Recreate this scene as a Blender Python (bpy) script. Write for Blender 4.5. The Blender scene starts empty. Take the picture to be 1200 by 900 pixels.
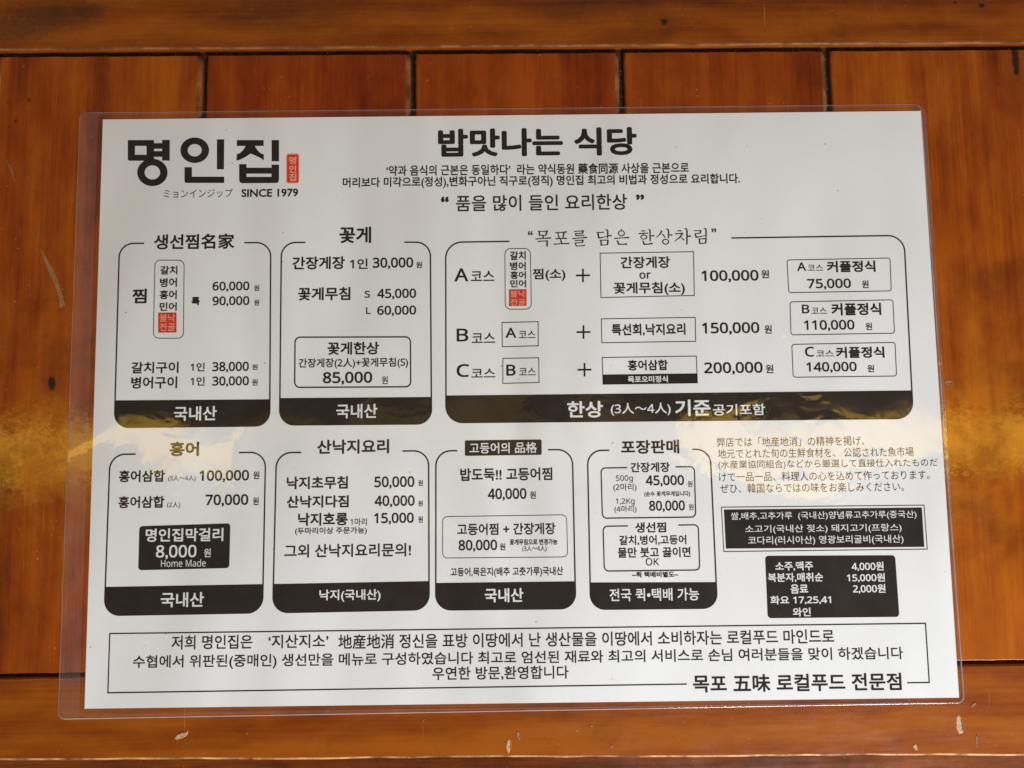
import bpy, bmesh, math, random
from mathutils import Vector, Matrix
from mathutils.geometry import tessellate_polygon

S = bpy.context.scene
COL = S.collection
R = math.radians

# ------------------------------------------------------------------ camera
F, CX, CY = 900.0, 600.0, 450.0            # focal length and centre, in photo pixels (1200 x 900)
CAM = Vector((-0.00307, -0.02548, 0.38066))
ROT = Matrix(((0.999901557, 0.0138988306, -0.00192298008),
              (-0.0140133321, 0.996122938, -0.0868488327),
              (0.000708427352, 0.0868672304, 0.996219646)))
cd = bpy.data.cameras.new('camera'); cam = bpy.data.objects.new('camera', cd); COL.objects.link(cam)
cd.sensor_width = 36; cd.lens = 36 * F / 1200; cd.clip_start = 0.01; cd.clip_end = 50
cam.matrix_world = Matrix.Translation(CAM) @ ROT.to_4x4()
S.camera = cam

# ------------------------------------------------------------------ light
w = bpy.data.worlds.new('World'); S.world = w; w.use_nodes = True
bg = w.node_tree.nodes['Background']
bg.inputs[0].default_value = (1.0, 0.76, 0.52, 1); bg.inputs[1].default_value = 0.135


def area(name, loc, target, sx, sy, watts, col, spread=180):
    l = bpy.data.lights.new(name, 'AREA'); l.shape = 'RECTANGLE'; l.size = sx; l.size_y = sy
    l.energy = watts; l.color = col; l.spread = R(spread)
    o = bpy.data.objects.new(name, l); COL.objects.link(o); o.location = loc
    d = Vector(target) - Vector(loc); o.rotation_euler = d.to_track_quat('-Z', 'Y').to_euler()
    return o


# daylight from a window in front of the table, to the right; a warm strip of ceiling light overhead
area('window_light', (0.52, -0.92, 0.60), (0.0, -0.05, 0), 0.5, 0.5, 27, (0.855, 0.92, 1.0))
for lx_, ln_, w_ in ((-1.36, 1.15, 3.1), (1.24, 1.35, 4.0), (-0.09, 1.3, 0.45)):      # the middle one is dim
    area('ceiling_light', (lx_, -0.012, 2.0), (lx_, -0.012, 0), ln_, 0.155, w_, (1.0, 0.60, 0.05))
S.view_settings.view_transform = 'Standard'; S.view_settings.look = 'None'
S.view_settings.exposure = 0.0; S.view_settings.gamma = 1.0


# ------------------------------------------------------------------ helpers
def at(px, py, z=0.0):
    """the point of the horizontal plane z under a place of the photograph"""
    d = ROT @ Vector(((px - CX) / F, -(py - CY) / F, -1.0))
    return CAM + d * ((z - CAM.z) / d.z)


def tag(o, label=None, cat=None, group=None, kind=None):
    for k, v in (('label', label), ('category', cat), ('group', group), ('kind', kind)):
        if v: o[k] = v
    return o


def empty(name, loc):
    o = bpy.data.objects.new(name, None); COL.objects.link(o); o.location = loc; o.empty_display_size = .05
    return o


def world_of(o):
    p = Vector((0, 0, 0))
    while o: p += o.location; o = o.parent
    return p


def link(name, me, mats, parent):
    o = bpy.data.objects.new(name, me); COL.objects.link(o)
    for m in mats: me.materials.append(m)
    if parent is not None:
        o.parent = parent; o.location = -world_of(parent)
    return o


# ------------------------------------------------------------------ materials
class NT:
    def __init__(s, name):
        s.m = bpy.data.materials.new(name); s.m.use_nodes = True
        s.t = s.m.node_tree; s.t.nodes.clear(); s.out = s.n('ShaderNodeOutputMaterial')

    def n(s, typ, **kw):
        x = s.t.nodes.new(typ)
        for k, v in kw.items(): setattr(x, k, v)
        return x

    def l(s, a, b): s.t.links.new(a, b)

    def put(s, sock, v):
        if isinstance(v, bpy.types.NodeSocket): s.l(v, sock)
        else: sock.default_value = v

    def math(s, op, a, b=0.0, clamp=False):
        x = s.n('ShaderNodeMath', operation=op, use_clamp=clamp); s.put(x.inputs[0], a); s.put(x.inputs[1], b)
        return x.outputs[0]

    def ss(s, v, a, b, lo=0.0, hi=1.0):
        x = s.n('ShaderNodeMapRange', interpolation_type='SMOOTHSTEP')
        for i, q in enumerate((v, a, b, lo, hi)): s.put(x.inputs[i], q)
        return x.outputs[0]

    def mix(s, f, a, b, blend='MIX'):
        x = s.n('ShaderNodeMix', data_type='RGBA', blend_type=blend)
        s.put(x.inputs[0], f); s.put(x.inputs[6], a); s.put(x.inputs[7], b)
        return x.outputs[2]

    def vec(s, scale=(1, 1, 1), loc=(0, 0, 0), rot=(0, 0, 0)):
        tc = s.n('ShaderNodeTexCoord'); mp = s.n('ShaderNodeMapping')
        mp.inputs['Scale'].default_value = scale; mp.inputs['Location'].default_value = loc
        mp.inputs['Rotation'].default_value = rot
        s.l(tc.outputs['Object'], mp.inputs['Vector']); return mp.outputs[0]

    def noise(s, vec, scale, detail=4, rough=.55, dist=0.0):
        x = s.n('ShaderNodeTexNoise'); s.l(vec, x.inputs['Vector'])
        x.inputs['Scale'].default_value = scale; x.inputs['Detail'].default_value = detail
        x.inputs['Roughness'].default_value = rough; x.inputs['Distortion'].default_value = dist
        return x.outputs['Fac']

    def bump(s, h, strength, dist, normal=None):
        x = s.n('ShaderNodeBump'); s.l(h, x.inputs['Height'])
        x.inputs['Strength'].default_value = strength; x.inputs['Distance'].default_value = dist
        if normal is not None: s.l(normal, x.inputs['Normal'])
        return x.outputs[0]

    def bsdf(s, **kw):
        x = s.n('ShaderNodeBsdfPrincipled')
        for k, v in kw.items(): s.put(x.inputs[k.replace('_', ' ')], v)
        s.l(x.outputs[0], s.out.inputs[0]); return x


def wood(name, along, seed, dark, mid, light, knots=(), rough=.34, coat=1.0, cathedral=.35):
    """varnished pine: long streaks, fine fibres, growth lines, dust flecks and the knots of that board"""
    k = NT(name)
    rnd = random.Random(seed)
    off = (rnd.uniform(-9, 9), rnd.uniform(-9, 9), rnd.uniform(-9, 9))

    def sc(a, b): return (a, b, b) if along == 'x' else (b, a, b)
    streak = k.noise(k.vec(sc(2.2, 34), off), 1.0, 6, .6, .35)
    broad = k.noise(k.vec(sc(5, 13), off), 1.0, 3, .5, .6)
    fibre = k.noise(k.vec(sc(14, 1100), off), 1.0, 3, .65)
    grain = k.noise(k.vec(sc(9, 330), off), 1.0, 5, .7, .4)
    wv = k.n('ShaderNodeTexWave', wave_type='BANDS', bands_direction='Y' if along == 'x' else 'X')
    k.l(k.vec(sc(.9, 1.0), off), wv.inputs['Vector'])
    wv.inputs['Scale'].default_value = 16; wv.inputs['Distortion'].default_value = 7
    wv.inputs['Detail'].default_value = 3; wv.inputs['Detail Scale'].default_value = .9
    v = k.math('ADD', k.math('MULTIPLY', streak, .75), k.math('MULTIPLY', broad, .45))
    v = k.math('ADD', v, k.math('MULTIPLY', wv.outputs['Fac'], .22 * cathedral))
    v = k.math('ADD', v, k.math('MULTIPLY', k.math('SUBTRACT', grain, .5), .40))
    v = k.math('ADD', v, k.math('MULTIPLY', k.math('SUBTRACT', k.noise(k.vec(sc(40, 75), off), 1.0, 6, .7, .3), .5), .42))
    v = k.math('ADD', v, k.math('MULTIPLY', fibre, .20))
    ramp = k.n('ShaderNodeValToRGB'); k.l(v, ramp.inputs[0])
    e = ramp.color_ramp.elements
    e[0].position = .44; e[0].color = (*dark, 1); e[1].position = .95; e[1].color = (*light, 1)
    x = e.new(.66); x.color = (*mid, 1)
    col = ramp.outputs[0]
    # worn blotches where grease and dirt have settled
    blot = k.ss(k.noise(k.vec((1, 1, 1), off), 14, 5, .65, .4), .52, .72)
    col = k.mix(k.math('MULTIPLY', blot, .50), col, (dark[0] * .6, dark[1] * .6, dark[2] * .6, 1))
    pos = k.vec()
    for (kx, ky, kr, sq, *soft) in knots:
        sub = k.n('ShaderNodeVectorMath', operation='SUBTRACT'); k.l(pos, sub.inputs[0]); sub.inputs[1].default_value = (kx, ky, 0)
        mul = k.n('ShaderNodeVectorMath', operation='MULTIPLY'); k.l(sub.outputs[0], mul.inputs[0])
        mul.inputs[1].default_value = (1 / sq, 1, 0) if along == 'x' else (1, 1 / sq, 0)
        ln = k.n('ShaderNodeVectorMath', operation='LENGTH'); k.l(mul.outputs[0], ln.inputs[0])
        d = k.math('ADD', ln.outputs['Value'], k.math('MULTIPLY', k.math('SUBTRACT', k.noise(pos, 420, 3), .5), kr * 1.1))
        if soft:      # an old dark stain, no knot
            col = k.mix(k.math('MULTIPLY', k.ss(d, kr * .2, kr * 1.6, 1, 0), soft[0]), col, (.030, .014, .007, 1)); continue
        col = k.mix(k.math('MULTIPLY', k.ss(d, kr, kr * 4.5, 1, 0), .45), col, (.14, .028, .004, 1))
        col = k.mix(k.math('MULTIPLY', k.ss(d, kr * .5, kr * 1.15, 1, 0), .93), col, (.012, .006, .004, 1))
    fleck = k.ss(k.noise(k.vec((1, 1, 1), off), 620, 2, .5), .715, .78)
    fleck = k.math('MULTIPLY', fleck, k.ss(k.noise(k.vec((1, 1, 1), off), 30, 2), .42, .66))
    col = k.mix(k.math('MULTIPLY', fleck, .6), col, (.55, .36, .20, 1))
    # fine straight scratches in the varnish
    scr = k.noise(k.vec((900, 26, 1), off, (0, 0, R(rnd.uniform(12, 40)))), 1.0, 1, .5)
    scr = k.math('MULTIPLY', k.ss(scr, .73, .77), k.ss(k.noise(k.vec((1, 1, 1), off), 26, 2), .5, .66))
    col = k.mix(k.math('MULTIPLY', scr, .45), col, (.50, .26, .10, 1))
    h = k.math('ADD', k.math('MULTIPLY', fibre, .35), k.math('MULTIPLY', k.noise(k.vec((1, 1, 1), off), 330, 3, .6), .7))
    n1 = k.bump(h, .16, .00026)
    n2 = k.bump(k.math('ADD', k.noise(k.vec(sc(14, 60), off), 1.0, 3), k.math('MULTIPLY', scr, -.2)), .5, .0010, n1)
    rg = k.math('ADD', rough - .08, k.math('MULTIPLY', k.noise(k.vec((1, 1, 1), off), 45, 5, .65), .2))
    b = k.bsdf(Base_Color=col, Roughness=rg, Coat_Weight=coat, Coat_Roughness=k.ss(k.noise(k.vec((1, 1, 1), off), 34, 6, .75), .36, .66, .05, .22), Specular_IOR_Level=.10)
    k.l(n2, b.inputs['Normal']); k.l(n2, b.inputs['Coat Normal'])
    return k.m


def raw_wood(name, col, dark):
    k = NT(name)
    n = k.noise(k.vec((1, 1, 1)), 900, 3, .6)
    b = k.bsdf(Base_Color=k.mix(k.ss(n, .25, .60), (*dark, 1), (*col, 1)), Roughness=.75)
    k.l(k.bump(n, .5, .0003), b.inputs['Normal']); return k.m


def crud():
    k = NT('groove_dirt')
    n = k.noise(k.vec(), 260, 4, .7)
    c = k.mix(k.ss(n, .4, .7), (.010, .006, .004, 1), (.045, .024, .012, 1))
    c = k.mix(k.ss(k.noise(k.vec((1, 1, 1), (3, 3, 3)), 700, 2), .66, .72), c, (.30, .24, .19, 1))
    b = k.bsdf(Base_Color=c, Roughness=.9); k.l(k.bump(n, .8, .001), b.inputs['Normal']); return k.m


def sheet_waves(k):
    """slow cockles of the laminated sheet, shared by paper and print"""
    a = k.noise(k.vec((10, 3.2, 1), (1.3, 4.1, 0)), 1.0, 2, .45, .3)
    return k.bump(a, .9, .014)


def paper():
    k = NT('paper')
    n = k.noise(k.vec(), 1500, 3, .6)
    c = k.mix(k.noise(k.vec((1, 1, 1), (5, 1, 0)), 24, 4, .6), (.70, .695, .675, 1), (.735, .73, .715, 1))
    sp = k.ss(k.noise(k.vec((1, 1, 1), (2, 7, 0)), 330, 1, .4), .80, .82)
    c = k.mix(k.math('MULTIPLY', sp, .5), c, (.16, .12, .09, 1))
    sm = k.ss(k.noise(k.vec((1, 1, 1), (8, 2, 0)), 13, 5, .7, .5), .60, .80)
    c = k.mix(k.math('MULTIPLY', sm, .16), c, (.40, .37, .33, 1))
    b = k.bsdf(Base_Color=c, Roughness=.8, Specular_IOR_Level=.1)
    k.l(k.bump(n, .05, .0001, sheet_waves(k)), b.inputs['Normal']); return k.m


def ink(name, col, var=.25):
    k = NT(name)
    n = k.noise(k.vec(), 700, 3, .6)
    c = k.mix(n, (*[x * (1 - var) for x in col], 1), (*[x * (1 + var) for x in col], 1))
    b = k.bsdf(Base_Color=c, Roughness=.7, Specular_IOR_Level=.1); k.l(sheet_waves(k), b.inputs['Normal']); return k.m


def film(name, h0, h1):
    """clear laminating plastic: see-through, slightly milky, with a wavy mirror gloss"""
    k = NT(name)
    wob = k.noise(k.vec((1, 1, 1), (3.7, 1.2, 0)), 15, 1, .4, .5)
    wob2 = k.noise(k.vec((1, 1, 1), (0.7, 9.2, 0)), 60, 2, .5, .6)
    fine = k.noise(k.vec((1, 1, 1), (6, 3, 0)), 420, 3, .6)
    h = k.math('ADD', wob, k.math('MULTIPLY', wob2, .07))
    n = k.bump(h, 1.0, .0029)
    n = k.bump(fine, .10, .00010, n)
    fr = k.n('ShaderNodeFresnel'); k.l(n, fr.inputs['Normal'])
    geo = k.n('ShaderNodeNewGeometry'); k.l(k.ss(geo.outputs['Backfacing'], 0, 1, 1.5, 1 / 1.5), fr.inputs['IOR'])   # the film is as clear from below as from above
    tr = k.n('ShaderNodeBsdfTransparent'); tr.inputs[0].default_value = (1, 1, 1, 1)
    df = k.n('ShaderNodeBsdfDiffuse'); df.inputs[0].default_value = (.62, .56, .54, 1)
    gl = k.n('ShaderNodeBsdfGlossy'); k.l(n, gl.inputs['Normal'])
    rg = k.ss(k.noise(k.vec((1, 1, 1), (4, 4, 0)), 40, 5, .65), 
              .35, .75, .05, .13); k.l(rg, gl.inputs['Roughness'])
    haze = k.ss(k.noise(k.vec((1, 1, 1), (1, 2, 0)), 60, 5, .65), .3, .8, h0, h1)
    m1 = k.n('ShaderNodeMixShader'); k.l(haze, m1.inputs[0]); k.l(tr.outputs[0], m1.inputs[1]); k.l(df.outputs[0], m1.inputs[2])
    m2 = k.n('ShaderNodeMixShader'); k.l(fr.outputs[0], m2.inputs[0]); k.l(m1.outputs[0], m2.inputs[1]); k.l(gl.outputs[0], m2.inputs[2])
    k.l(m2.outputs[0], k.out.inputs[0]); return k.m


# ------------------------------------------------------------------ the table
TZ = -0.040
table = tag(empty('wooden_table', (0, 0, TZ)),
            'orange brown varnished wooden table of boards framed by rails, lying under the menu', 'table')


def board(name, quad, top, bottom, bev, mat, bevel_sides=(1, 1, 1, 1), seg=4, wob=.0, seed=0, worn=(), worn_lit_mat=None):
    """one board: a quad outline (world xy, anticlockwise) with its upper edges worn round"""
    rnd = random.Random(seed)
    q = [Vector((p[0], p[1])) for p in quad]
    rings = []
    for i in range(seg + 1):
        a = i / seg * math.pi / 2
        inset = bev * (1 - math.cos(a)); z = top - bev + bev * math.sin(a)
        rings.append((inset, z))
    me = bpy.data.meshes.new(name); bm = bmesh.new()
    c = sum(q, Vector((0, 0))) / 4
    N = 80
    jit = [[(rnd.uniform(-1, 1) + math.sin(t * .37 + e) * .8) * wob for t in range(N)] for e in range(4)]

    def ring(ins, z):
        vs = []
        L = []
        for i in range(4):
            a, b = q[i], q[(i + 1) % 4]; d = (b - a).normalized(); nrm = Vector((-d.y, d.x))
            L.append((a + nrm * ins * bevel_sides[i], d, nrm))
        cor = []
        for i in range(4):
            (p, d, _), (p2, d2, _) = L[i - 1], L[i]
            den = d.x * d2.y - d.y * d2.x; t = ((p2.x - p.x) * d2.y - (p2.y - p.y) * d2.x) / den
            cor.append(p + d * t)
        for i in range(4):
            for t in range(N):
                f = t / N; p = cor[i].lerp(cor[(i + 1) % 4], f)
                j = jit[i][t] * (0 if t == 0 else 1)
                vs.append(bm.verts.new((p.x + L[i][2].x * j, p.y + L[i][2].y * j, z)))
        return vs
    prev = ring(0, bottom)
    for step_, (ins, z) in enumerate(rings):
        cur = ring(ins, z)
        for i in range(len(cur)):
            f = bm.faces.new((prev[i], prev[(i + 1) % len(cur)], cur[(i + 1) % len(cur)], cur[i])); f.smooth = True
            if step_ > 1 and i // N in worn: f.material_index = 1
        prev = cur
    bm.faces.new(prev)
    bm.to_mesh(me); bm.free()
    return link(name, me, [mat, worn_lit_mat or WORN] if worn else [mat], table)


def worn_lit_edge(a=(.09, .026, .006), b_=(.25, .095, .034)):
    k = NT('worn_lit_edge')
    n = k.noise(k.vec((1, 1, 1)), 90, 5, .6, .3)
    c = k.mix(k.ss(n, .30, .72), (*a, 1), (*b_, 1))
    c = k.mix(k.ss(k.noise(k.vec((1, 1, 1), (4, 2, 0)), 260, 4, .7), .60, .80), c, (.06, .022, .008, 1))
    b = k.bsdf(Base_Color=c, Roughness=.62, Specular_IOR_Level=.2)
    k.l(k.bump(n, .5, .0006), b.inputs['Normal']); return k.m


WORN = worn_lit_edge()


def xy(px, py): p = at(px, py); return (p.x, p.y)


def on_line(p0, p1, x):      # y of the line p0-p1 at x
    return p0[1] + (p1[1] - p0[1]) * (x - p0[0]) / (p1[0] - p0[0])


X0, X1 = -.42, .42
up0, up1 = xy(0, 60), xy(1200, 51.5)        # lower edge of the upper rail
lo0, lo1 = xy(0, 794.5), xy(1200, 778.5)    # upper edge of the lower rail
fr0, fr1 = xy(0, 892), xy(1200, 886)        # front edge of the lower rail
g = .0006
kn = lambda px, py, r, sq=1.0: (*xy(px, py), r, sq)
D, M_, L_ = (.075, .0082, .0005), (.192, .0265, .0009), (.30, .058, .0021)
up_m = wood('upper_rail_wood', 'x', 3, (.075, .0115, .0006), (.185, .036, .0013), (.29, .070, .0028),
            [kn(778, 26, .0021, 1.1), kn(1149, 8, .0013, 1.3), kn(1118, 4, .0008, 2), (*xy(58, 20), .010, 2.2, .6), (*xy(14, 34), .007, 2.5, .45), (*xy(105, 12), .004, 2, .5), (*xy(330, 14), .010, 3.5, .35), (*xy(690, 8), .007, 6, .35)], cathedral=.9)
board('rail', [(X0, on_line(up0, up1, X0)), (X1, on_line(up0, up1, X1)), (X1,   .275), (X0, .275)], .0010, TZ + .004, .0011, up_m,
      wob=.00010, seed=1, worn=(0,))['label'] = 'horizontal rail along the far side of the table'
lo_m = wood('lower_rail_wood', 'x', 8, (.085, .0115, .0005), (.195, .036, .0010), (.29, .070, .0020), cathedral=.8)
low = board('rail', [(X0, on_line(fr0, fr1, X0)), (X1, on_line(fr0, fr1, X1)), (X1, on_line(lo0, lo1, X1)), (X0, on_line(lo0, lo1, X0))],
            -.0001, TZ + .004, .0012, lo_m, wob=.00022, seed=2, worn=(0,), worn_lit_mat=worn_lit_edge((.13, .04, .01), (.62, .33, .16)))  # worn edge brightened; the highlight along it is put into the colour
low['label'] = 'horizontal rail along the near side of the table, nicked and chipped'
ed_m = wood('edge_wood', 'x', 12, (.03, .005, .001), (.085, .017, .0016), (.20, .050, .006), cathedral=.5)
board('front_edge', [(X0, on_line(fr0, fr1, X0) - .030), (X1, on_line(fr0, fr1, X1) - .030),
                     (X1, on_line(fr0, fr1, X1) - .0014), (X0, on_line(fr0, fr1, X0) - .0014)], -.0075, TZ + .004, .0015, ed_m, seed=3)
# boards between the rails: measured joints along the upper rail, all boards parallel
gapx = [at(px, 100).x for px in (235.5, 480.5, 725.5, 968.5)]
step = (gapx[3] - gapx[0]) / 3
joints = [gapx[0] - 2 * step, gapx[0] - step] + gapx + [gapx[3] + step, gapx[3] + 2 * step]
tints = [(1, 1, 1), (1.18, 1.35, 1.2), (.96, .85, .9), (.98, .90, .9), (1.0, 1.0, .9), (1.22, 1.5, 1.7), (1, 1, 1)]
for i in range(len(joints) - 1):
    a, b = joints[i] + .0026, joints[i + 1] + .0002
    a, b = max(a, X0), min(b, X1)
    if b - a < .01: continue
    t = tints[i]
    ks = []
    if i == 1: ks = [kn(61, 449, .0023, 1.8), kn(34, 117, .0006, 1), kn(18, 142, .0006, 1), kn(9, 120, .0004, 1)]
    if i == 5: ks = [kn(1190, 70, .0022, 5)]  # a long dark streak along the grain, not a knot
    m = wood('board_wood', 'y', 20 + i, [c * q for c, q in zip(D, t)], [c * q for c, q in zip(M_, t)], [c * q for c, q in zip(L_, t)], ks,
             cathedral=.45)
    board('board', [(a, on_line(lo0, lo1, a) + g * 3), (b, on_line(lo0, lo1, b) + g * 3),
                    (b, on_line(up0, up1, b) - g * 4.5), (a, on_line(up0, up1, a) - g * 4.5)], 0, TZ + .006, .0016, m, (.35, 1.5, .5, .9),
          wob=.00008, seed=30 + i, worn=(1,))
bk = bpy.data.meshes.new('backing_panel'); bm = bmesh.new()
bmesh.ops.create_cube(bm, size=1); bmesh.ops.scale(bm, vec=(X1 - X0 - .01, .40, .030), verts=bm.verts)
bmesh.ops.translate(bm, vec=(0, .035, -.0177), verts=bm.verts); bm.to_mesh(bk); bm.free()
backing = link('backing_panel', bk, [crud()], table)
backing['label'] = 'dark dirty panel at the bottom of the joints'

raw_m = raw_wood('bare_wood', (.50, .31, .16), (.30, .15, .06)); raw_d = raw_wood('dent_wall_shade', (.05, .018, .006), (.03, .01, .004)); chip_m = raw_wood('chipped_varnish', (.30, .12, .036), (.20, .07, .02))


def dent(px, py, length, width, ang, parent, seed, lip=.00035, shade=(1, 0)):
    """a chip in the varnish: a splintered lip round a shallow pale hollow, the shade on one wall put into its colour"""
    rnd = random.Random(seed); c = at(px, py); top = -.00008 if parent is low else .00002
    me = bpy.data.meshes.new('dent'); bm = bmesh.new(); n = 28; ca, sa = math.cos(ang), math.sin(ang)
    js = [rnd.uniform(.86, 1.14) for _ in range(n)]
    rings = []
    for (k, z) in ((1.0, 0.0), (.90, lip * .55), (.62, lip * .15), (.30, lip * .05)):
        rv = []
        for i in range(n):
            a = 2 * math.pi * i / n
            u = math.cos(a) * length / 2 * k * js[i]; v = math.sin(a) * width / 2 * k * js[(i * 5) % n] * (1 + .25 * math.cos(a))
            rv.append(bm.verts.new((c.x + u * ca - v * sa, c.y + u * sa + v * ca, top + z * rnd.uniform(.9, 1.1))))
        rings.append(rv)
    for k in range(3):
        for i in range(n):
            f = bm.faces.new((rings[k][i], rings[k][(i + 1) % n], rings[k + 1][(i + 1) % n], rings[k + 1][i])); f.smooth = True
            m = f.calc_center_median() - Vector((c.x, c.y, 0))
            if k == 1 and m.x * shade[0] + m.y * shade[1] > .25 * width: f.material_index = 1  # wall turned from the light gets a dark colour as painted shade
    bm.faces.new(rings[-1]); bm.to_mesh(me); bm.free()
    return link('dent', me, [raw_m if seed in (1, 2, 3, 4) else chip_m, raw_d], parent)


b_left = [o for o in table.children if o.name.startswith('board')][1]
for (px, py, ln, wd, a, par, sd, sh) in (
        (212.5, 862, .0072, .0026, R(24), low, 1, (-.3, 1)), (596, 874.5, .0058, .0024, R(86), low, 2, (1, 0)),
        (1124.5, 849, .0088, .0032, R(-84), low, 3, (1, .1)), (1073.5, 876, .0033, .0019, R(120), low, 4, (1, .3)),
        (608, 862, .0040, .0018, R(100), low, 5, (1, 0)),
        (497, 844, .0026, .0008, R(30), low, 7, (1, 0)), (717, 875, .0020, .0016, R(10), low, 8, (1, 0)),
        (1141, 826, .0042, .0012, R(35), low, 9, (0, 1)), (1145, 868, .0060, .0010, R(85), low, 10, (1, 0)),
        (694, 851, .0022, .0010, R(-20), low, 12, (1, 0)),
        (1111.5, 448, .0042, .0022, R(-15), None, 13, (.2, -1))):
    if par is None:
        bs = [o for o in table.children if o.name.startswith('board')]; par = bs[5]
    dent(px, py, ln, wd, a, par, sd, shade=sh)
p0, p1 = at(50, 301), at(73, 360)


def gouge(pts, widths, parent, seed):
    rnd = random.Random(seed); me = bpy.data.meshes.new('gouge'); bm = bmesh.new(); rows = []
    N = 26
    for i in range(N + 1):
        f = i / N * (len(pts) - 1); k = min(int(f), len(pts) - 2); f -= k
        p = at(pts[k][0] * (1 - f) + pts[k + 1][0] * f, pts[k][1] * (1 - f) + pts[k + 1][1] * f)
        wd = (widths[k] * (1 - f) + widths[k + 1] * f) * rnd.uniform(.9, 1.1)
        row = [bm.verts.new((p.x + wd * s + rnd.uniform(-.00005, .00005), p.y + wd * s * .35, z)) for s, z in
               ((-.5, .00002), (-.34, .00010), (0, .00004), (.34, .00009 * rnd.uniform(.6, 1.3)), (.5, .00002))]
        rows.append(row)
    for a, b in zip(rows, rows[1:]):
        for j in range(4): bm.faces.new((a[j], b[j], b[j + 1], a[j + 1]))
    bm.normal_update(); bmesh.ops.recalc_face_normals(bm, faces=bm.faces); bm.to_mesh(me); bm.free()
    return link('gouge', me, [raw_wood('scraped_varnish', (.27, .125, .048), (.20, .075, .024))], parent)


gouge([(48, 292), (53, 303), (60, 318), (66, 332), (71, 347), (73, 360)], [.0003, .0016, .0024, .0019, .0020, .0026], b_left, 4)
gouge([(7, 187), (13, 199), (18, 214)], [.0003, .0007, .0003], b_left, 5)

# ------------------------------------------------------------------ the menu
PZ = .00025            # paper
IZ = PZ + .00005       # print on the paper
WZ = IZ + .00005       # print on the print
menu = tag(empty('laminated_menu', (0, 0, 0)),
           'laminated white paper menu printed with black price panels, lying on the wooden table', 'menu')
PAPER = [(120.5, 140), (1079, 130), (1124, 817.5), (99, 830.5)]
FILM = [(93, 131.5), (1079.5, 121.5), (1131, 824.5), (67, 843.5)]
M_INK = ink('black_ink', (.014, .0085, .006)); M_WHITE = ink('unprinted_white', (.70, .69, .67), .03)
M_RED = ink('red_ink', (.58, .040, .018)); M_PINK = ink('pale_red', (.80, .33, .22), .06); M_GREY = ink('grey_ink', (.040, .030, .022))
MATS = [M_INK, M_WHITE, M_RED, M_PINK, M_GREY]
K, W_, RED, PINK, GREY = range(5)


def outline(corners, radii, z, seg=10):
    """rounded outline through four photo corners TL TR BR BL (each radius in mm); anticlockwise from TL"""
    c = [at(*p, z).to_2d() if not isinstance(p, Vector) else p for p in corners]
    if not isinstance(radii, (list, tuple)): radii = [radii] * 4
    out = []
    for i in (0, 3, 2, 1):
        p, q, n = c[i], c[(i + 1) % 4], c[(i - 1) % 4]      # walking TL, BL, BR, TR
        r = radii[i] / 1000
        if r <= 0: out.append([p.copy()]); continue
        d0 = (q - p).normalized(); d1 = (n - p).normalized()
        a = p + d0 * r; b = p + d1 * r; arc = []
        for s in range(seg + 1):
            t = s / seg * math.pi / 2
            # circle arc between tangent points
            arc.append(p + d0 * r * (1 - math.sin(t)) + d1 * r * (1 - math.cos(t)))
        out.append(arc)
    return out     # four lists: TL, BL, BR, TR


def grow(pts, d):
    n = len(pts); res = []
    for i in range(n):
        a, b, c = pts[i - 1], pts[i], pts[(i + 1) % n]
        e0 = (b - a); e1 = (c - b)
        if e0.length < 1e-9: e0 = e1
        if e1.length < 1e-9: e1 = e0
        n0 = Vector((e0.y, -e0.x)).normalized(); n1 = Vector((e1.y, -e1.x)).normalized()
        m = n0 + n1; m = m / max(.4, m.length_squared) * 2 if m.length > 1e-6 else n0
        res.append(b + m * d)
    return res


TXT = bpy.data.curves.new('lettering', 'FONT'); TXT.resolution_u = 3; TXT.fill_mode = 'FRONT'
TXO = bpy.data.objects.new('lettering', TXT); COL.objects.link(TXO)


def sans(t):
    o = ''
    for ch in t:
        if '0' <= ch <= '9': o += chr(0x1D7E2 + int(ch))
        elif 'A' <= ch <= 'Z': o += chr(0x1D5A0 + ord(ch) - 65)
        elif 'a' <= ch <= 'z': o += chr(0x1D5BA + ord(ch) - 97)
        else: o += ch
    return o


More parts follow.
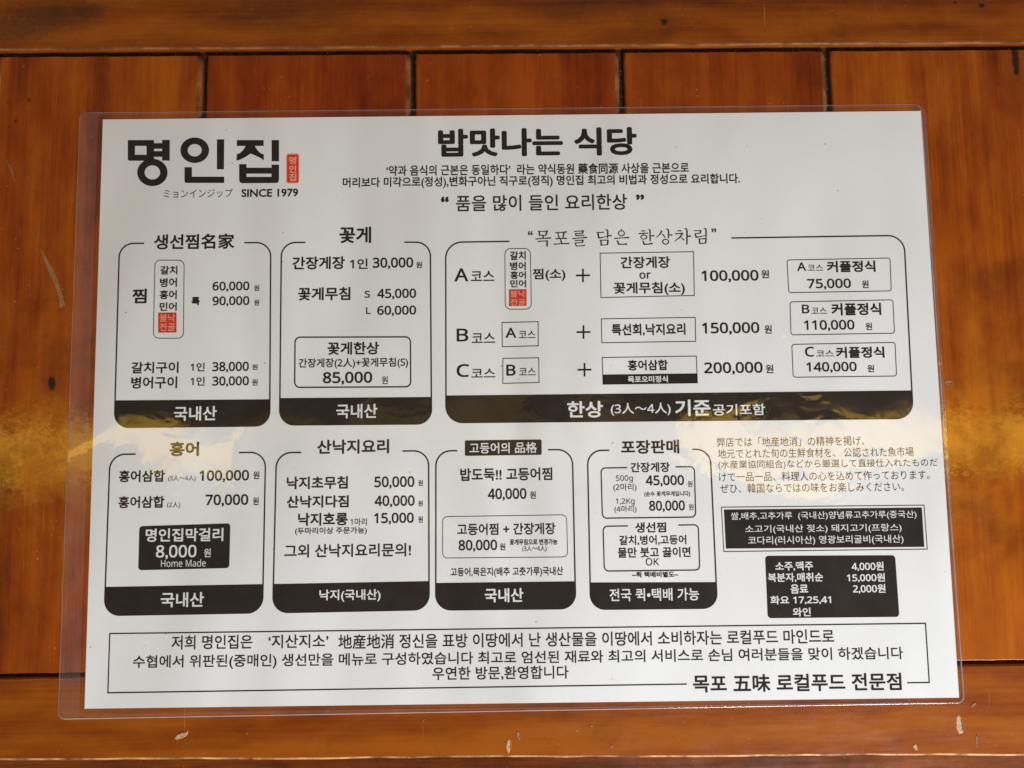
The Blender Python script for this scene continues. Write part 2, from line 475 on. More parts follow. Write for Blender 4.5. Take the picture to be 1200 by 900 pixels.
class Print:
    """one printed patch: filled shapes, ruled lines and lettering gathered into one mesh"""
    def __init__(s): s.v, s.f, s.m = [], [], []

    def fill(s, pts, mat=K, z=IZ):
        b = len(s.v); s.v += [(p[0], p[1], z) for p in pts]
        for t in tessellate_polygon([[Vector((p[0], p[1], 0)) for p in pts]]):
            i, j, k = t
            a, c, d = (Vector(pts[q][:2]) for q in (i, j, k))
            if (c - a).cross(d - a) < 0: j, k = k, j
            s.f.append((b + i, b + j, b + k)); s.m.append(mat)
        return s

    def line(s, pts, wmm, closed=False, mat=K, z=IZ):
        h = wmm / 2000; n = len(pts); b = len(s.v)
        pts = [Vector(p[:2]) for p in pts]
        for i in range(n):
            if closed: a, c = pts[i - 1], pts[(i + 1) % n]
            else: a, c = pts[max(i - 1, 0)], pts[min(i + 1, n - 1)]
            p = pts[i]
            e0 = p - a if (p - a).length > 1e-9 else c - p
            e1 = c - p if (c - p).length > 1e-9 else p - a
            n0 = Vector((-e0.y, e0.x)).normalized(); n1 = Vector((-e1.y, e1.x)).normalized()
            m = n0 + n1; m = m * (2 / max(m.length_squared, .5))
            for q in (p + m * h, p - m * h): s.v.append((q.x, q.y, z))
        for i in range(n if closed else n - 1):
            j = (i + 1) % n
            s.f.append((b + 2 * i, b + 2 * i + 1, b + 2 * j + 1, b + 2 * j)); s.m.append(mat)
        return s

    def pline(s, pts, wmm, mat=K, z=IZ): return s.line([at(*p, z) for p in pts], wmm, False, mat, z)

    def box(s, tl, tr, br, bl, r, wmm, mat=K, z=IZ, gap=None):
        o = outline((tl, tr, br, bl), r, z)
        if gap:     # the ruled top is broken for a heading: from the gap's left end round to its right end
            l, rr = at(gap[0], tl[1] + (tr[1] - tl[1]) * (gap[0] - tl[0]) / (tr[0] - tl[0]), z).to_2d(), \
                    at(gap[1], tl[1] + (tr[1] - tl[1]) * (gap[1] - tl[0]) / (tr[0] - tl[0]), z).to_2d()
            TLa, BLa, BRa, TRa = o
            path = [l] + TLa + BLa + BRa + TRa + [rr]
            return s.line(path, wmm, False, mat, z)
        return s.line([p for a in o for p in a], wmm, True, mat, z)

    def slab(s, tl, tr, br, bl, r, mat=K, z=IZ):
        return s.fill([p for a in outline((tl, tr, br, bl), r, z) for p in a], mat, z)

    def text(s, t, xl, xr, yt, yb, wt=.012, mat=K, z=IZ, plain=False, thin=0.0, stem=0.0):
        """lettering set to the width xl..xr and height yt..yb (photo pixels at its middle)"""
        wt = wt + .007 if mat == K else wt
        TXT.body = t if plain else sans(t); TXT.size = 1.0; TXT.offset = thin
        dg = bpy.context.evaluated_depsgraph_get(); dg.update()
        ev = TXO.evaluated_get(dg); me = ev.to_mesh()
        vs = [v.co.copy() for v in me.vertices]; fs = [tuple(p.vertices) for p in me.polygons]
        ev.to_mesh_clear()
        if not vs: raise RuntimeError('no glyphs: ' + t)
        x0, x1 = min(v.x for v in vs) - wt, max(v.x for v in vs) + wt
        y0, y1 = min(v.y for v in vs) - wt, max(v.y for v in vs) + wt
        cx, cy = (xl + xr) / 2, (yt + yb) / 2; sl = .0104 + (cy - 135) / 690 * .0013
        A = at(xl, cy + sl * (cx - xl), z); B = at(xr, cy - sl * (xr - cx), z)
        hgt = (at(cx, yt, z) - at(cx, yb, z)).length
        u = (B - A); wid = u.length; u.normalize(); v_ = Vector((-u.y, u.x, 0)); c = (A + B) / 2
        offs = [(0, 0)] if wt <= 0 else [(wt, 0), (-wt, 0), (0, wt), (0, -wt), (wt * .7, wt * .7), (-wt * .7, wt * .7), (wt * .7, -wt * .7), (-wt * .7, -wt * .7)]
        if 0 < wt < .02: offs = offs[4:]
        if stem: offs = [(stem * q, 0) for q in (-1, -.5, 0, .5, 1)]
        fy = hgt / (y1 - y0); fx = wid / (x1 - x0)
        for i, (ox, oy) in enumerate(offs):
            b = len(s.v)
            for q in vs:
                p = c + u * ((q.x + ox - x0) * fx - wid / 2) + v_ * ((q.y + oy - y0) * fy - hgt / 2)
                s.v.append((p.x, p.y, z + i * .000002))
            s.f += [tuple(b + j for j in f) for f in fs]; s.m += [mat] * len(fs)
        return s

    def build(s, name, parent, label=None):
        me = bpy.data.meshes.new(name); me.from_pydata(s.v, [], s.f)
        used = sorted(set(s.m)); me.polygons.foreach_set('material_index', [used.index(m) for m in s.m]); me.update()
        o = link(name, me, [MATS[m] for m in used], parent)
        if label: o['label'] = label
        return o


# paper and film ------------------------------------------------------
def flat(name, pts, z, mats, parent):
    me = bpy.data.meshes.new(name); bm = bmesh.new()
    top = [bm.verts.new((p.x, p.y, z)) for p in pts]; bot = [bm.verts.new((p.x, p.y, z - .0002)) for p in pts]
    bm.faces.new(top); n = len(pts)
    for i in range(n): bm.faces.new((top[i], bot[i], bot[(i + 1) % n], top[(i + 1) % n]))
    bmesh.ops.recalc_face_normals(bm, faces=bm.faces); bm.to_mesh(me); bm.free()
    return link(name, me, mats, parent)


flat('paper_sheet', [at(*p, PZ).to_2d() for p in (PAPER[0], PAPER[3], PAPER[2], PAPER[1])], PZ, [paper()], menu)


def build_film():
    me = bpy.data.meshes.new('plastic_film'); bm = bmesh.new()
    o = [p for a in outline(FILM, (3.2, 3.2, 3.4, 3.6), .0003, 12) for p in a]
    pc = [p for a in outline(PAPER, .2, .0004, 12) for p in a]
    prof = [(o, 0, .00004), (o, -.00010, .00016), (o, -.00045, .00024), (o, -.0010, .00024), (pc, .0026, .00028), (pc, .0007, .00038),
            (pc, .0002, .00042), (pc, -.0001, .00043)]
    prev = None
    for row, (pts, d, z) in enumerate(prof):
        cur = [bm.verts.new((p.x, p.y, z)) for p in grow(pts, d)]
        if prev:
            for i in range(len(cur)):
                j = (i + 1) % len(cur); f = bm.faces.new((prev[i], prev[j], cur[j], cur[i])); f.smooth = row < 3
                f.material_index = 1 if row in (1, 2) else 2 if row < 5 else 0
        prev = cur
    bm.faces.new(prev); bm.to_mesh(me); bm.free()
    return link('plastic_film', me, [film('laminate_film', .008, .022), film('cut_plastic_edge', .34, .60), film('sealed_margin', .045, .09)], menu)


build_film()

# shop heading --------------------------------------------------------
def lx(X): return 140 + X / 10          # enlarged reading of the heading to photo pixels
def ly(Y): return 150 + Y / 10


def P(p, *xy_, mat=K, z=IZ): p.fill([at(lx(a), ly(b), z) for a, b in xy_], mat, z)


def ring(p, cx, cy, rx, ry, ix, iy):
    n = 48
    for i in range(n):
        a, b = 2 * math.pi * i / n, 2 * math.pi * (i + 1) / n
        q = [at(lx(cx + r * math.cos(t)), ly(cy + s * math.sin(t)), IZ) for t, r, s in ((a, rx, ry), (b, rx, ry), (b, ix, iy), (a, ix, iy))]
        p.fill(q)


lg = Print()
P(lg, (98, 142), (405, 142), (405, 210), (98, 210)); P(lg, (98, 210), (182, 210), (182, 314), (98, 314))
P(lg, (318, 210), (405, 210), (405, 314), (318, 314))
P(lg, (98, 314), (405, 314), (405, 372), (300, 384), (112, 384), (98, 370))
P(lg, (500, 140), (590, 140), (588, 382), (500, 382)); P(lg, (405, 178), (500, 178), (500, 243), (405, 243)); P(lg, (405, 271), (500, 271), (500, 338), (405, 338))
ring(lg, 386, 521, 178, 160, 91, 83)
ring(lg, 882, 261, 168, 149, 82, 73)
P(lg, (1142, 133), (1228, 133), (1224, 484), (1142, 484))
P(lg, (762, 460), (849, 460), (849, 571), (1228, 571), (1228, 644), (785, 644), (770, 640), (762, 625))
P(lg, (1376, 142), (1690, 142), (1690, 210), (1376, 210))
# the two swept legs of the third block letter, and the letters' closing frame
n = 14
Lo = [(1480 + (1376 - 1480) * t, 210 + (305 - 210) * (1 - (1 - t) ** 2)) for t in [i / n for i in range(n + 1)]]
Ro = [(1586 + (1692 - 1586) * t, 210 + (308 - 210) * (1 - (1 - t) ** 2)) for t in [i / n for i in range(n + 1)]]
Ri = [(1692 + (1535 - 1692) * t, 384 + (300 - 384) * t ** .7) for t in [i / n for i in range(n + 1)]]
Li = [(1535 + (1372 - 1535) * t, 300 + (382 - 300) * (1 - (1 - t) ** 1.45)) for t in [i / n for i in range(n + 1)]]
P(lg, *Lo[::-1], *Ro, *Ri, *Li[1:])
P(lg, (1783, 142), (1870, 142), (1870, 390), (1783, 390))
P(lg, (1403, 424), (1489, 424), (1489, 466), (1783, 466), (1783, 430), (1870, 430), (1870, 535), (1403, 535))
P(lg, (1403, 535), (1489, 535), (1489, 573), (1403, 573)); P(lg, (1781, 535), (1870, 535), (1870, 573), (1781, 573))
P(lg, (1403, 573), (1870, 573), (1868, 622), (1850, 644), (1435, 648), (1412, 636), (1403, 615))
lg.text('ミョンインジップ', 192, 272.7, 221.5, 231.7, .0, GREY)
lg.text('SINCE 1979', 283, 349.5, 221.3, 230.8, .022, plain=True)
logo = lg.build('shop_heading', menu, 'large block lettered heading with small lettering below it')
sl = Print()
sl.slab((335.3, 180), (350.8, 179.8), (350.8, 215), (335.3, 215.2), 1.2, PINK)
sl.slab((336.4, 181.2), (349.7, 181), (349.7, 213.8), (336.4, 214), .8, RED, IZ + .00002)
for ch, a, b in (('명', 183.6, 192.3), ('인', 193.6, 202.6), ('집', 203.4, 212.2)): sl.text(ch, 338.7, 347.2, a, b, .03, PINK, WZ)
sl.build('red_seal', logo)

hd = Print()
hd.text('밥맛나는 식당', 513.3, 746.3, 150, 183, .027)
hd.text('‘약과 음식의 근본은 동일하다’  라는 약식동원 藥食同源 사상을 근본으로', 452.7, 807.3, 191.8, 204.6, .014)
hd.text('머리보다 미각으로(정성),변화구아닌 직구로(정직) 명인집 최고의 비법과 정성으로 요리합니다.', 401.7, 867.3, 205.5, 219.3, .016)
hd.text('품을 많이 들인 요리한상', 534.3, 735, 228, 247, .010)
hd.text('“', 516.7, 526, 230.3, 237, .03); hd.text('”', 745.3, 755, 227.9, 234.5, .03)
hd.build('title_lines', menu, 'bold title and three lines of text at the top of the sheet')


# price panels --------------------------------------------------------
def panel(tl, tr, br, bl, gap, fy, r, label):
    """ruled frame broken for its heading, with a dark rounded band at the foot"""
    p = Print()
    p.box(tl, tr, br, bl, r, .74, gap=gap)
    fl = at(bl[0] + (tl[0] - bl[0]) * (bl[1] - fy[0]) / (bl[1] - tl[1]), fy[0], IZ).to_2d()
    fr_ = at(br[0] + (tr[0] - br[0]) * (br[1] - fy[1]) / (br[1] - tr[1]), fy[1], IZ).to_2d()
    o = outline((fl, fr_, at(*br, IZ).to_2d(), at(*bl, IZ).to_2d()), (0, 0, r, r), IZ)
    p.fill(grow([q for a in o for q in a], .0003), K, IZ + .00001)
    return p.build('price_panel', menu, label)


def sub(name, parent, *texts, label=None, mat=K, z=IZ):
    p = Print()
    for t in texts:
        kw = dict(mat=mat, z=z)
        p.text(t[0], *t[1:5], t[5] if len(t) > 5 else .014, **kw)
    return p.build(name, parent, label)


WON = '원'
# 1
a = panel((140, 285.3), (317.3, 284.3), (316, 499), (134, 501), (169, 286.3), (470, 468.7), 7.2, 'price panel at the left end of the upper row')
sub('panel_heading', a, ('생선찜名家', 180.7, 274.7, 274, 292, .018))
sub('price_row', a, ('찜', 155, 172, 338.3, 355.5, .02))
sub('price_row', a, ('특', 224.3, 234.3, 348, 357.9, .04), ('60,000', 249, 292.3, 330, 342, .02), (WON, 297.7, 303.9, 334, 341), ('90,000', 249, 292.3, 347.2, 359.2, .02), (WON, 297.7, 303.9, 351, 358))
sub('price_row', a, ('갈치구이', 154, 209.3, 424, 437.5, .018), ('1인', 223.3, 240, 425, 435.2), ('38,000', 248.7, 291.7, 424, 436.6, .02), (WON, 295.3, 302, 426.8, 433.4))
sub('price_row', a, ('병어구이', 153.7, 207.7, 441.3, 455.4, .018), ('1인', 223.3, 240, 441.6, 452), ('30,000', 248.7, 291.7, 441, 453.4, .02), (WON, 295.3, 302, 444.2, 451.8))
sub('foot_lettering', a, ('국내산', 203.7, 254, 476, 493, .02), mat=W_, z=WZ)


def capsule(parent, tl, tr, br, bl, rows, red, redrows):
    p = Print(); p.box(tl, tr, br, bl, 2.8, .38)
    for t, x0, x1, y0, y1 in rows: p.text(t, x0, x1, y0, y1, .022)
    p.slab((red[0], red[2]), (red[1], red[2] - .2), (red[1], red[3] - .2), (red[0], red[3]), 0, RED)
    for t, x0, x1, y0, y1 in redrows: p.text(t, x0, x1, y0, y1, .016, PINK, WZ)
    return p.build('fish_list', parent)


capsule(a, (181.7, 304.8), (215.8, 305), (215, 396.4), (179.7, 396.4),
        [('갈치', 187.8, 208, 311.6, 321.8), ('병어', 187.4, 207.4, 325.7, 336.5), ('홍어', 187, 207.2, 340.1, 350.7), ('민어', 187, 207.2, 354.3, 364.6)],
        (185.3, 206.9, 366.4, 389.9), [('불낙', 187, 205.2, 368, 377), ('전골', 187, 205.2, 378.6, 387.8)])
# 2
a = panel((329.8, 284.2), (504.3, 283.8), (505.7, 496.7), (327.7, 498), (358, 473.7), (467.3, 466), 7.2, 'price panel second from the left in the upper row')
sub('panel_heading', a, ('꽃게', 397.7, 435, 265.7, 285, .02))
sub('price_row', a, ('간장게장', 342.7, 404.3, 300.6, 315.8, .02), ('1인', 410, 431, 303, 315.3), ('30,000', 436.7, 484.3, 301.7, 315.5, .02), (WON, 487.7, 494.7, 306.7, 314.2))
sub('price_row', a, ('꽃게무침', 349.3, 410.7, 336.6, 352.1, .02), ('S', 427.3, 433.7, 340.7, 349), ('45,000', 442, 487.7, 338.3, 351, .02),
    ('L', 428.9, 434.3, 360, 368), ('60,000', 442, 487.7, 358.2, 370.5, .02))
p = Print(); p.box((345.8, 395.2), (481, 394.8), (481.3, 453.3), (345.3, 454), 2.6, .68)
p.text('꽃게한상', 383.7, 444.3, 400.7, 415.8, .02); p.text('간장게장(2人)+꽃게무침(S)', 350, 478.3, 419.4, 432, .014)
p.text('85,000', 378.3, 436.3, 435.7, 450.9, .02); p.text(WON, 447.3, 454.7, 440.7, 450.2); p.build('inset_box', a)
sub('foot_lettering', a, ('국내산', 394, 442.3, 473.3, 490.2, .02), mat=W_, z=WZ)
# 3
a = panel((522.3, 284), (1059.3, 275.9), (1070.3, 490.3), (522.7, 495.3), (597, 857), (464.3, 458.3), 8.2, 'wide price panel of set meals at the right of the upper row')
p = Print()
# the brush-serif heading, stroke by stroke: (x, y, width) along each stroke, in 1/15 of a photo pixel from the block's corner
BR = {(615, 262): [
    [(228, 137, 16), (330, 138, 14), (408, 133, 22)], [(250, 135, 20), (262, 215, 26)], [(388, 135, 24), (372, 212, 22)], [(262, 208, 15), (374, 205, 15)],
    [(322, 208, 22), (322, 262, 24)], [(186, 272, 18), (300, 262, 15), (462, 254, 22)], [(226, 318, 18), (320, 308, 14), (404, 306, 18)], [(394, 300, 26), (390, 405, 24)],
    [(536, 160, 16), (640, 158, 15), (742, 146, 22)], [(580, 165, 16), (608, 262, 22)], [(690, 155, 26), (672, 258, 18)], [(538, 268, 18), (640, 262, 14), (744, 262, 18)],
    [(628, 270, 18), (648, 350, 26)], [(506, 364, 18), (620, 356, 13), (784, 350, 20)],
    [(862, 138, 15), (960, 134, 14), (1040, 128, 18)], [(1024, 128, 26), (1014, 176, 22)], [(890, 178, 14), (1016, 172, 15)], [(884, 172, 20), (906, 214, 20)], [(898, 214, 16), (1046, 206, 15)],
    [(836, 266, 18), (960, 252, 13), (1096, 244, 22)], [(876, 298, 15), (1034, 292, 16)], [(1024, 292, 24), (1014, 336, 22)], [(880, 342, 14), (1020, 334, 14)], [(884, 340, 18), (908, 396, 22)], [(900, 396, 16), (980, 394, 13), (1062, 380, 18)]],
    (690, 262): [
    [(134, 160, 14), (270, 153, 16)], [(160, 158, 24), (176, 258, 28)], [(170, 256, 20), (240, 244, 16), (330, 222, 8)], [(290, 108, 10), (324, 112, 22), (334, 140, 24), (332, 262, 20)], [(338, 214, 14), (402, 211, 22)],
    [(190, 296, 14), (350, 290, 16)], [(212, 296, 22), (224, 390, 26)], [(338, 288, 24), (330, 372, 24)], [(226, 380, 14), (336, 372, 14)],
    [(574, 100, 22), (574, 122, 18)], [(444, 266, 18), (580, 252, 14), (714, 246, 22)], [(486, 300, 12), (510, 310, 24), (520, 360, 26)], [(510, 364, 22), (600, 364, 16), (674, 360, 26)],
    [(922, 130, 15), (994, 130, 18)], [(876, 178, 16), (960, 172, 15), (1042, 168, 18)], [(964, 176, 16), (966, 196, 14)], [(1046, 98, 10), (1076, 108, 24), (1080, 310, 22)], [(1086, 218, 14), (1152, 215, 24)],
    [(936, 306, 12), (958, 314, 22), (968, 352, 24)], [(960, 364, 24), (1040, 362, 18), (1124, 352, 26)]],
    (765, 260): [
    [(134, 150, 12), (160, 162, 24), (120, 224, 18), (58, 280, 8)], [(160, 210, 12), (192, 238, 22), (222, 280, 12)], [(228, 124, 10), (268, 132, 22), (278, 170, 24), (276, 290, 20)], [(286, 232, 14), (346, 229, 24)],
    [(434, 158, 16), (506, 160, 20)], [(394, 210, 20), (470, 208, 15), (536, 196, 16)], [(526, 196, 24), (480, 268, 20), (380, 346, 8)], [(494, 274, 14), (552, 322, 22)], [(552, 112, 10), (592, 124, 24), (602, 160, 26), (600, 398, 22)], [(612, 254, 18), (674, 252, 26)],
    [(722, 158, 15), (790, 156, 13), (856, 152, 18)], [(844, 152, 24), (830, 204, 22)], [(736, 208, 14), (838, 202, 15)], [(744, 206, 20), (764, 272, 26)], [(756, 274, 20), (840, 258, 16), (932, 236, 9)], [(892, 112, 10), (930, 122, 24), (938, 150, 24), (936, 282, 20)],
    [(800, 304, 14), (946, 294, 18)], [(820, 302, 22), (826, 386, 26)], [(938, 296, 24), (928, 372, 24)], [(828, 384, 14), (936, 374, 16)]]}
RG = {(690, 262): [(574, 172, 62, 52, 42, 36), (968, 238, 62, 44, 40, 28)], (765, 260): [(226, 350, 64, 52, 42, 34)]}


def stroke(p, ox, oy, pts, z):
    q = [(at(ox + x / 15, oy + y / 15, IZ).to_2d(), wd / 15 * .000423 * 1.15) for x, y, wd in pts]
    L_, R_ = [], []
    for i, (c, wd) in enumerate(q):
        d = (q[min(i + 1, len(q) - 1)][0] - q[max(i - 1, 0)][0]).normalized(); n_ = Vector((-d.y, d.x))
        L_.append(c + n_ * wd / 2); R_.append(c - n_ * wd / 2)
    for i in range(len(q) - 1): p.fill([L_[i], R_[i], R_[i + 1], L_[i + 1]], K, z)


for (ox, oy), strokes in BR.items():
    for i, st in enumerate(strokes): stroke(p, ox, oy, st, IZ + .000001 * (i % 7))
    for cx, cy, rx, ry, ix, iy in RG.get((ox, oy), ()):
        for i in range(28):
            t0, t1 = 2 * math.pi * i / 28, 2 * math.pi * (i + 1) / 28
            p.fill([at(ox + (cx + r * math.cos(t)) / 15, oy + (cy + q * math.sin(t)) / 15, IZ) for t, r, q in ((t0, rx, ry), (t1, rx, ry), (t1, ix, iy), (t0, ix, iy))], K, IZ + .000008)
p.text('“', 618.7, 624.2, 270.6, 275.8, .02); p.text('”', 833.6, 839.4, 267.6, 272.6, .02)
p.build('panel_heading', a)
Q3 = (('A', 532.3, 549, 314.3, 330, 551.7, 579.5, 317.4, 329.4), ('B', 535, 549, 385, 400.3, 552.7, 580.3, 390, 401.9), ('C', 535, 550, 426.6, 442, 552.3, 580.5, 432, 442.4))
PL = ((683.2, 322.8), (683.8, 389.2), (685, 433.3))
PR = ((('100,000', 822, 889, 316.6, 331, .018), (WON, 892, 901.3, 316.4, 326)), (('150,000', 822.6, 890, 377.7, 392.5, .018), (WON, 895.8, 904.5, 380.9, 391)),
      (('200,000', 825.2, 893.8, 424.3, 439.2, .018), (WON, 897.3, 906.3, 427.3, 437.4)))
for q, (cx, cy), pr in zip(Q3, PL, PR):
    p = Print(); p.text(q[0], *q[1:5], .012); p.text('코스', *q[5:], .008)
    if q[0] == 'A': p.text('찜(소)', 624.3, 662.7, 314.6, 329.4, .016)
    p.build('course_name', a)
    p = Print(); p.pline([(cx - 8.2, cy + .1), (cx + 8.2, cy - .1)], .9); p.pline([(cx, cy - 7.9), (cx, cy + 7.9)], .9, z=IZ + .00001)
    p.build('plus_sign', a)
    sub('price', a, *pr)
capsule(a, (591.7, 291.4), (621.5, 291.2), (622.8, 362.2), (592.1, 362.5),
        [('갈치', 597.7, 616.2, 294.4, 304.8), ('병어', 597.7, 616.2, 306.8, 316.8), ('홍어', 597.9, 616.4, 317.8, 327), ('민어', 598, 616.6, 327.9, 337)],
        (596.4, 617.1, 339.1, 358.8), [('불낙', 598, 615.6, 340.2, 348.4), ('전골', 598, 615.6, 350, 358)])


def boxed(name, parent, c, r, wmm, texts, label=None, dark=None):
    p = Print(); p.box(*c, r, wmm * 1.15)
    if dark: p.slab(*dark, 0)
    for t in texts: p.text(t[0], *t[1:5], t[5] if len(t) > 5 else .014, mat=t[6] if len(t) > 6 else K, z=WZ if len(t) > 6 else IZ)
    return p.build(name, parent, label)


boxed('inset_box', a, ((703.3, 296.7), (812.7, 295), (813.7, 346.3), (704.3, 348.7)), 0, .36,
      [('간장게장', 727.3, 785.3, 300.5, 314.5, .018), ('or', 749.3, 762.7, 319.3, 326.8), ('꽃게무침(소)', 719, 802.7, 330.5, 346.2, .018)])
boxed('inset_box', a, ((704.7, 373.7), (814.7, 372), (815.3, 400), (705.3, 401.7)), 0, .36, [('특선회,낙지요리', 716.7, 803.3, 379.2, 393.5, .022)])
boxed('inset_box', a, ((705.7, 419), (816, 417.3), (817.3, 448.7), (706.7, 450.3)), 0, .36,
      [('홍어삼합', 735.7, 782.7, 421.6, 434.2, .022), ('목포오미정식', 735.7, 782.7, 440.4, 448.2, .03, W_)],
      dark=((706.3, 439), (816.7, 437.6), (817.2, 448.7), (706.7, 450.3)))
boxed('inset_box', a, ((588.3, 378), (630.7, 377), (630.8, 405.3), (588.7, 406.3)), 0, .36, [('A', 592.3, 605, 384.2, 396), ('코스', 608, 627.5, 387.5, 396.2, .004)])
boxed('inset_box', a, ((589.3, 420), (631.3, 419.3), (631.7, 448.3), (589.3, 449.3)), 0, .36, [('B', 593.3, 604.3, 427.3, 440.3), ('코스', 608.3, 628, 431, 439.8, .004)])
for c, t in ((((922.3, 304.7), (1043, 302.4), (1044.5, 340.9), (924.4, 343)),
              [('A', 934, 944.8, 307.4, 317.6), ('코스', 946.5, 964.6, 310, 317.2, .004), ('커플정식', 969, 1025.9, 305.5, 319, .026), ('75,000', 946, 997.3, 326.6, 339.4, .018), (WON, 1010, 1018, 328.4, 337.6)]),
             (((925.8, 353.8), (1046.3, 351.4), (1048.3, 390.5), (927, 392.5)),
              [('B', 939.7, 948.6, 357, 367.3), ('코스', 951, 969, 360.4, 367.6, .004), ('커플정식', 974.3, 1032.6, 355.1, 369.6, .026), ('110,000', 942.2, 1001.4, 375, 388.2, .018), (WON, 1014.2, 1022, 378, 386.8)]),
             (((927.9, 403.6), (1048.9, 401.3), (1050.7, 440.7), (929.6, 442.1)),
              [('C', 943.3, 954.1, 406.4, 418.1), ('코스', 956.4, 977.2, 410.5, 417.6, .004), ('커플정식', 979.7, 1036.4, 406.2, 419.6, .026), ('140,000', 945, 1004, 424.2, 437.1, .018), (WON, 1016.5, 1024.4, 427.5, 436.2)])):
    boxed('inset_box', a, c, 1.3, .36, t)
sub('foot_lettering', a, ('한상', 664.7, 706.7, 470, 489.4, .024), ('(3人〜4人)', 715.7, 786, 472, 487, .014), ('기준', 791, 832.7, 468.2, 487.6, .024),
    ('공기포함', 835.3, 896.7, 473.2, 486.8, .018), mat=W_, z=WZ)
# 4
a = panel((129, 532.6), (311.3, 530), (307.6, 718), (122.2, 721.2), (159, 280), (688.6, 685.3), 7.4, 'price panel at the left end of the lower row')
sub('panel_heading', a, ('홍어', 198.7, 233.3, 517.6, 534.6, .026))
sub('price_row', a, ('홍어삼합', 139.3, 193.3, 550.9, 565, .022), ('(3人〜4人)', 197, 229.3, 557, 564.5, 0), ('100,000', 233.7, 292, 551, 565.2, .02), (WON, 296.7, 304, 552.3, 561.4))
sub('price_row', a, ('홍어삼합', 138.7, 192.7, 581.3, 595.5, .022), ('(2人)', 195.7, 211.3, 588, 596, 0), ('70,000', 240.7, 291, 579.3, 593.8, .02), (WON, 296.3, 303.3, 582.7, 591.8))
p = Print(); p.slab((163.3, 616.7), (270, 613.3), (268.7, 665.7), (162, 668.3), 1.6)
for t in (('명인집막걸리', 170.7, 261.7, 619, 634.6, .02), ('8,000', 182.7, 230.3, 638.6, 655.4, .018), (WON, 239, 247, 642.7, 652.9), ('Home Made', 188.7, 241, 655.6, 664.2, .0)):
    p.text(t[0], *t[1:5], t[5] if len(t) > 5 else .012, W_, WZ)
p.build('inset_box', a, 'black rounded box with white lettering')
sub('foot_lettering', a, ('국내산', 188.3, 239, 694, 711.5, .02), mat=W_, z=WZ)
# 5
a = panel((324, 530.6), (502.3, 528.2), (502.9, 714.4), (319.6, 718), (353, 471.7), (685.2, 681.8), 7.4, 'price panel second from the left in the lower row')
sub('panel_heading', a, ('산낙지요리', 371.7, 456, 515, 531.8, .022))
sub('price_row', a, ('낙지초무침', 336, 407.7, 558.2, 573.2, .022), ('50,000', 438.7, 485.7, 558.2, 572.8, .02), (WON, 490, 495.6, 562.6, 569.4))
sub('price_row', a, ('산낙지다짐', 336, 408.7, 580.6, 595.1, .022), ('40,000', 439, 486, 580.6, 594.8, .02), (WON, 490, 495.6, 586.6, 593.4))
sub('price_row', a, ('낙지호롱', 349.3, 407.7, 600.9, 616.1, .022), ('1마리', 410.7, 430, 607.2, 615.8, .01), ('15,000', 438.3, 485, 600.9, 614.8, .02), (WON, 490, 495.6, 605, 612.4),
    ('(두마리이상 주문가능)', 345.7, 430, 617.8, 627, .014))
sub('price_row', a, ('그외 산낙지요리문의!', 333.3, 481.7, 637.2, 652.9, .014))
sub('foot_lettering', a, ('낙지(국내산)', 374.3, 446, 690.6, 705.2, .02), mat=W_, z=WZ)
# 6
a = panel((510.8, 528.5), (670.7, 526.8), (674.7, 713.2), (510.7, 714.8), (536, 642.3), (684, 682), 7.4, 'price panel third from the left in the lower row')
p = Print(); p.slab((544.7, 516.1), (634.7, 515), (634.8, 533), (544.8, 534.3), .8); p.text('고등어의 品格', 550, 629.3, 518.2, 531.3, .018, W_, WZ)
p.build('panel_heading', a, 'white heading on a black label')
sub('price_row', a, ('밥도둑!! 고등어찜', 539.3, 647.3, 548.2, 563.4, .018), ('40,000', 571.7, 617, 572.2, 586.8, .02), (WON, 621, 628, 575.7, 584.4))
sub('price_row', a, ('고등어,묵은지(배추 고춧가루)국내산', 528, 660, 664.6, 676.4, .016))
boxed('inset_box', a, ((518.7, 605.5), (664, 603.3), (665.3, 652.7), (518.7, 654)), 2.4, .30,
      [('고등어찜 + 간장게장', 535.7, 651, 613, 626.9, .016), ('80,000', 537.3, 582.7, 632.6, 646.8, .02), (WON, 585.7, 592.3, 636.6, 644.8),
       ('꽃게무침으로 변경가능', 597.3, 653.3, 631.6, 638.6, .026), ('(3人〜4人)', 612, 640.7, 639.2, 647, .01)])
sub('foot_lettering', a, ('국내산', 568, 613.3, 689.2, 705.8, .022), mat=W_, z=WZ)
# 7
a = panel((688.4, 528), (832.2, 526.4), (840.7, 712.6), (692.2, 714), (714, 811.3), (683.4, 683), 7.0, 'narrow price panel at the right end of the lower row')
sub('panel_heading', a, ('포장판매', 727.7, 796, 515.6, 531.8, .022))
p = Print(); p.box((704.3, 548.5), (813.7, 546.9), (815.3, 606), (706, 607.3), 2.2, .62, gap=(735, 791.7))
for t in (('간장게장', 739, 785, 541.8, 553.5, .02), ('500g', 721.7, 741.7, 557, 565.6, .0), ('(2마리)', 718.7, 746, 566.6, 576.2, .004), ('45,000', 756.7, 801.7, 556.9, 570.4, .02),
          (WON, 805.7, 811.7, 563.6, 570.8), ('(순수 꽃게무게입니다)', 755, 809, 575.6, 582.6, .02), ('1,2Kg', 721.7, 743.7, 584, 592.6, .0), ('(4마리)', 720, 746, 592.6, 601.5, .004),
          ('80,000', 760.7, 802.7, 586.6, 600.2, .02), (WON, 807, 813, 590.6, 597.8)): p.text(*t)
p.build('inset_box', a)
p = Print(); p.box((706.7, 616.8), (818.3, 615), (820, 668), (708.3, 669.3), 2.2, .62, gap=(736, 795))
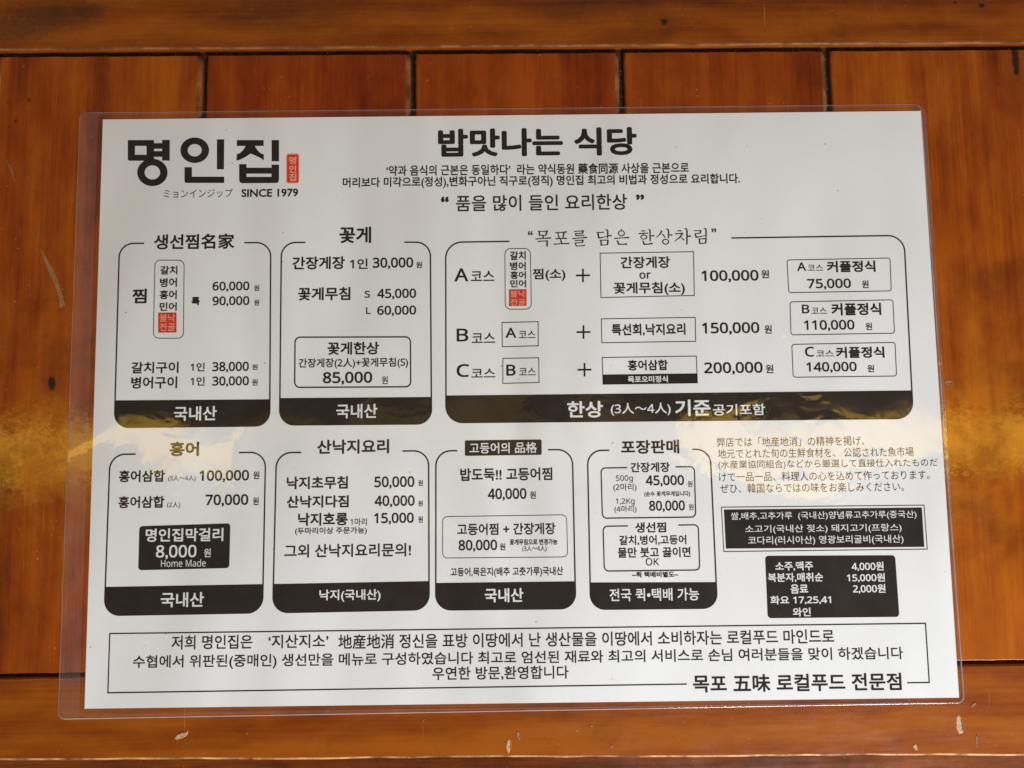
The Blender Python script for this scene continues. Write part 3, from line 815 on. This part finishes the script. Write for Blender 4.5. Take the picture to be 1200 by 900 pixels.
for t in (('생선찜', 744.3, 780.7, 612, 624.2, .02), ('갈치,병어,고등어', 725.7, 804.3, 627.2, 638.9, .018), ('물만 붓고 끓이면', 724, 809.3, 641.2, 653.4, .018), ('OK', 756.7, 772.3, 654, 662.8, .006)): p.text(*t)
p.build('inset_box', a)
sub('price_row', a, ('~퀵 택배비별도~', 740.7, 795, 669.8, 676.9, .03))
sub('foot_lettering', a, ('전국 퀵•택배 가능', 714.3, 819.3, 689.2, 704.2, .018), mat=W_, z=WZ)

# notices at the right -------------------------------------------------
p = Print()
for t in (('弊店では「地産地消」の精神を掲げ、', 840, 1012.8, 511.8, 523), ('地元でとれた旬の生鮮食材を、 公認された魚市場', 841.3, 1070.7, 525, 536.1),
          ('(水産業協同組合)などから厳選して直接仕入れたものだ', 841.9, 1098.7, 538.3, 549.4), ('けで一品一品、料理人の心を込めて作っております。', 842.7, 1089.3, 552.2, 563.2),
          ('ぜひ、韓国ならではの味をお楽しみください。', 844, 1059.2, 565.8, 576.9)): p.text(*t, 0.0, GREY)
p.build('paragraph', menu, 'five thin lines of Japanese text at the right')
p = Print(); p.box((845.4, 594.4), (1082.9, 592), (1086.7, 643.5), (848.3, 646.4), 0, .42)
p.slab((848.3, 597.2), (1080.3, 594.8), (1083.2, 640.9), (850.7, 642.9), 0)
for t in (('쌀,배추,고추가루  (국내산)양념류고추가루(중국산)', 856.5, 1074, 599.2, 609.4), ('소고기(국내산 젖소) 돼지고기(프랑스)', 873.3, 1056.5, 614.4, 624.9),
          ('코다리(러시아산) 영광보리굴비(국내산)', 876.8, 1058.7, 627.5, 638.5)): p.text(*t, .006, W_, WZ)
p.build('origin_notice', menu, 'black notice box with a thin outer rule and three white lines')
p = Print(); p.slab((896.6, 651.4), (1049, 650.7), (1054, 722.9), (899.7, 724.5), 1.7)
for t in (('소주,맥주', 908.5, 952.8, 657.9, 669), ('4,000원', 998, 1035.5, 658.3, 669.2), ('복분자,매취순', 899.9, 964.5, 671.2, 682.2), ('15,000원', 992.5, 1037, 671.7, 682.3),
          ('음료', 926.4, 947, 684.6, 695.5), ('2,000원', 999.5, 1037.6, 684.5, 695.4), ('화요 17,25,41', 902.7, 973.9, 697.9, 708.3), ('와인', 929, 950, 712, 722.4)):
    p.text(*t, .022, W_, WZ)
p.build('drinks_list', menu, 'black rounded box listing drinks in white')
# closing message -------------------------------------------------------
p = Print()
p.pline([(805, 801.7), (126.4, 811.9), (128.7, 742.5), (1084.6, 730.5), (1089, 799.8), (1063, 800.2)], .62)
p.text('저희 명인집은', 201, 296, 744.2, 760.9, .012); p.text('‘지산지소’', 314.4, 385, 743.4, 759.6, .012)
p.text('地産地消 정신을 표방 이땅에서 난 생산물을 이땅에서 소비하자는 로컬푸드 마인드로', 396.5, 977.5, 740.2, 757.6, .012)
p.text('수협에서 위판된(중매인) 생선만을 메뉴로 구성하였습니다 최고로 엄선된 재료와 최고의 서비스로 손님 여러분들을 맞이 하겠습니다', 155.7, 1058.5, 762.8, 780.2, .012)
p.text('우연한 방문,환영합니다', 506.6, 666.5, 780.6, 797, .012)
msg = p.build('closing_message', menu, 'ruled box with three lines of text across the foot of the sheet')
sub('slogan', msg, ('목포 五味 로컬푸드 전문점', 812, 1056.5, 789.5, 810.4, .016))

bpy.data.objects.remove(TXO); bpy.data.curves.remove(TXT)
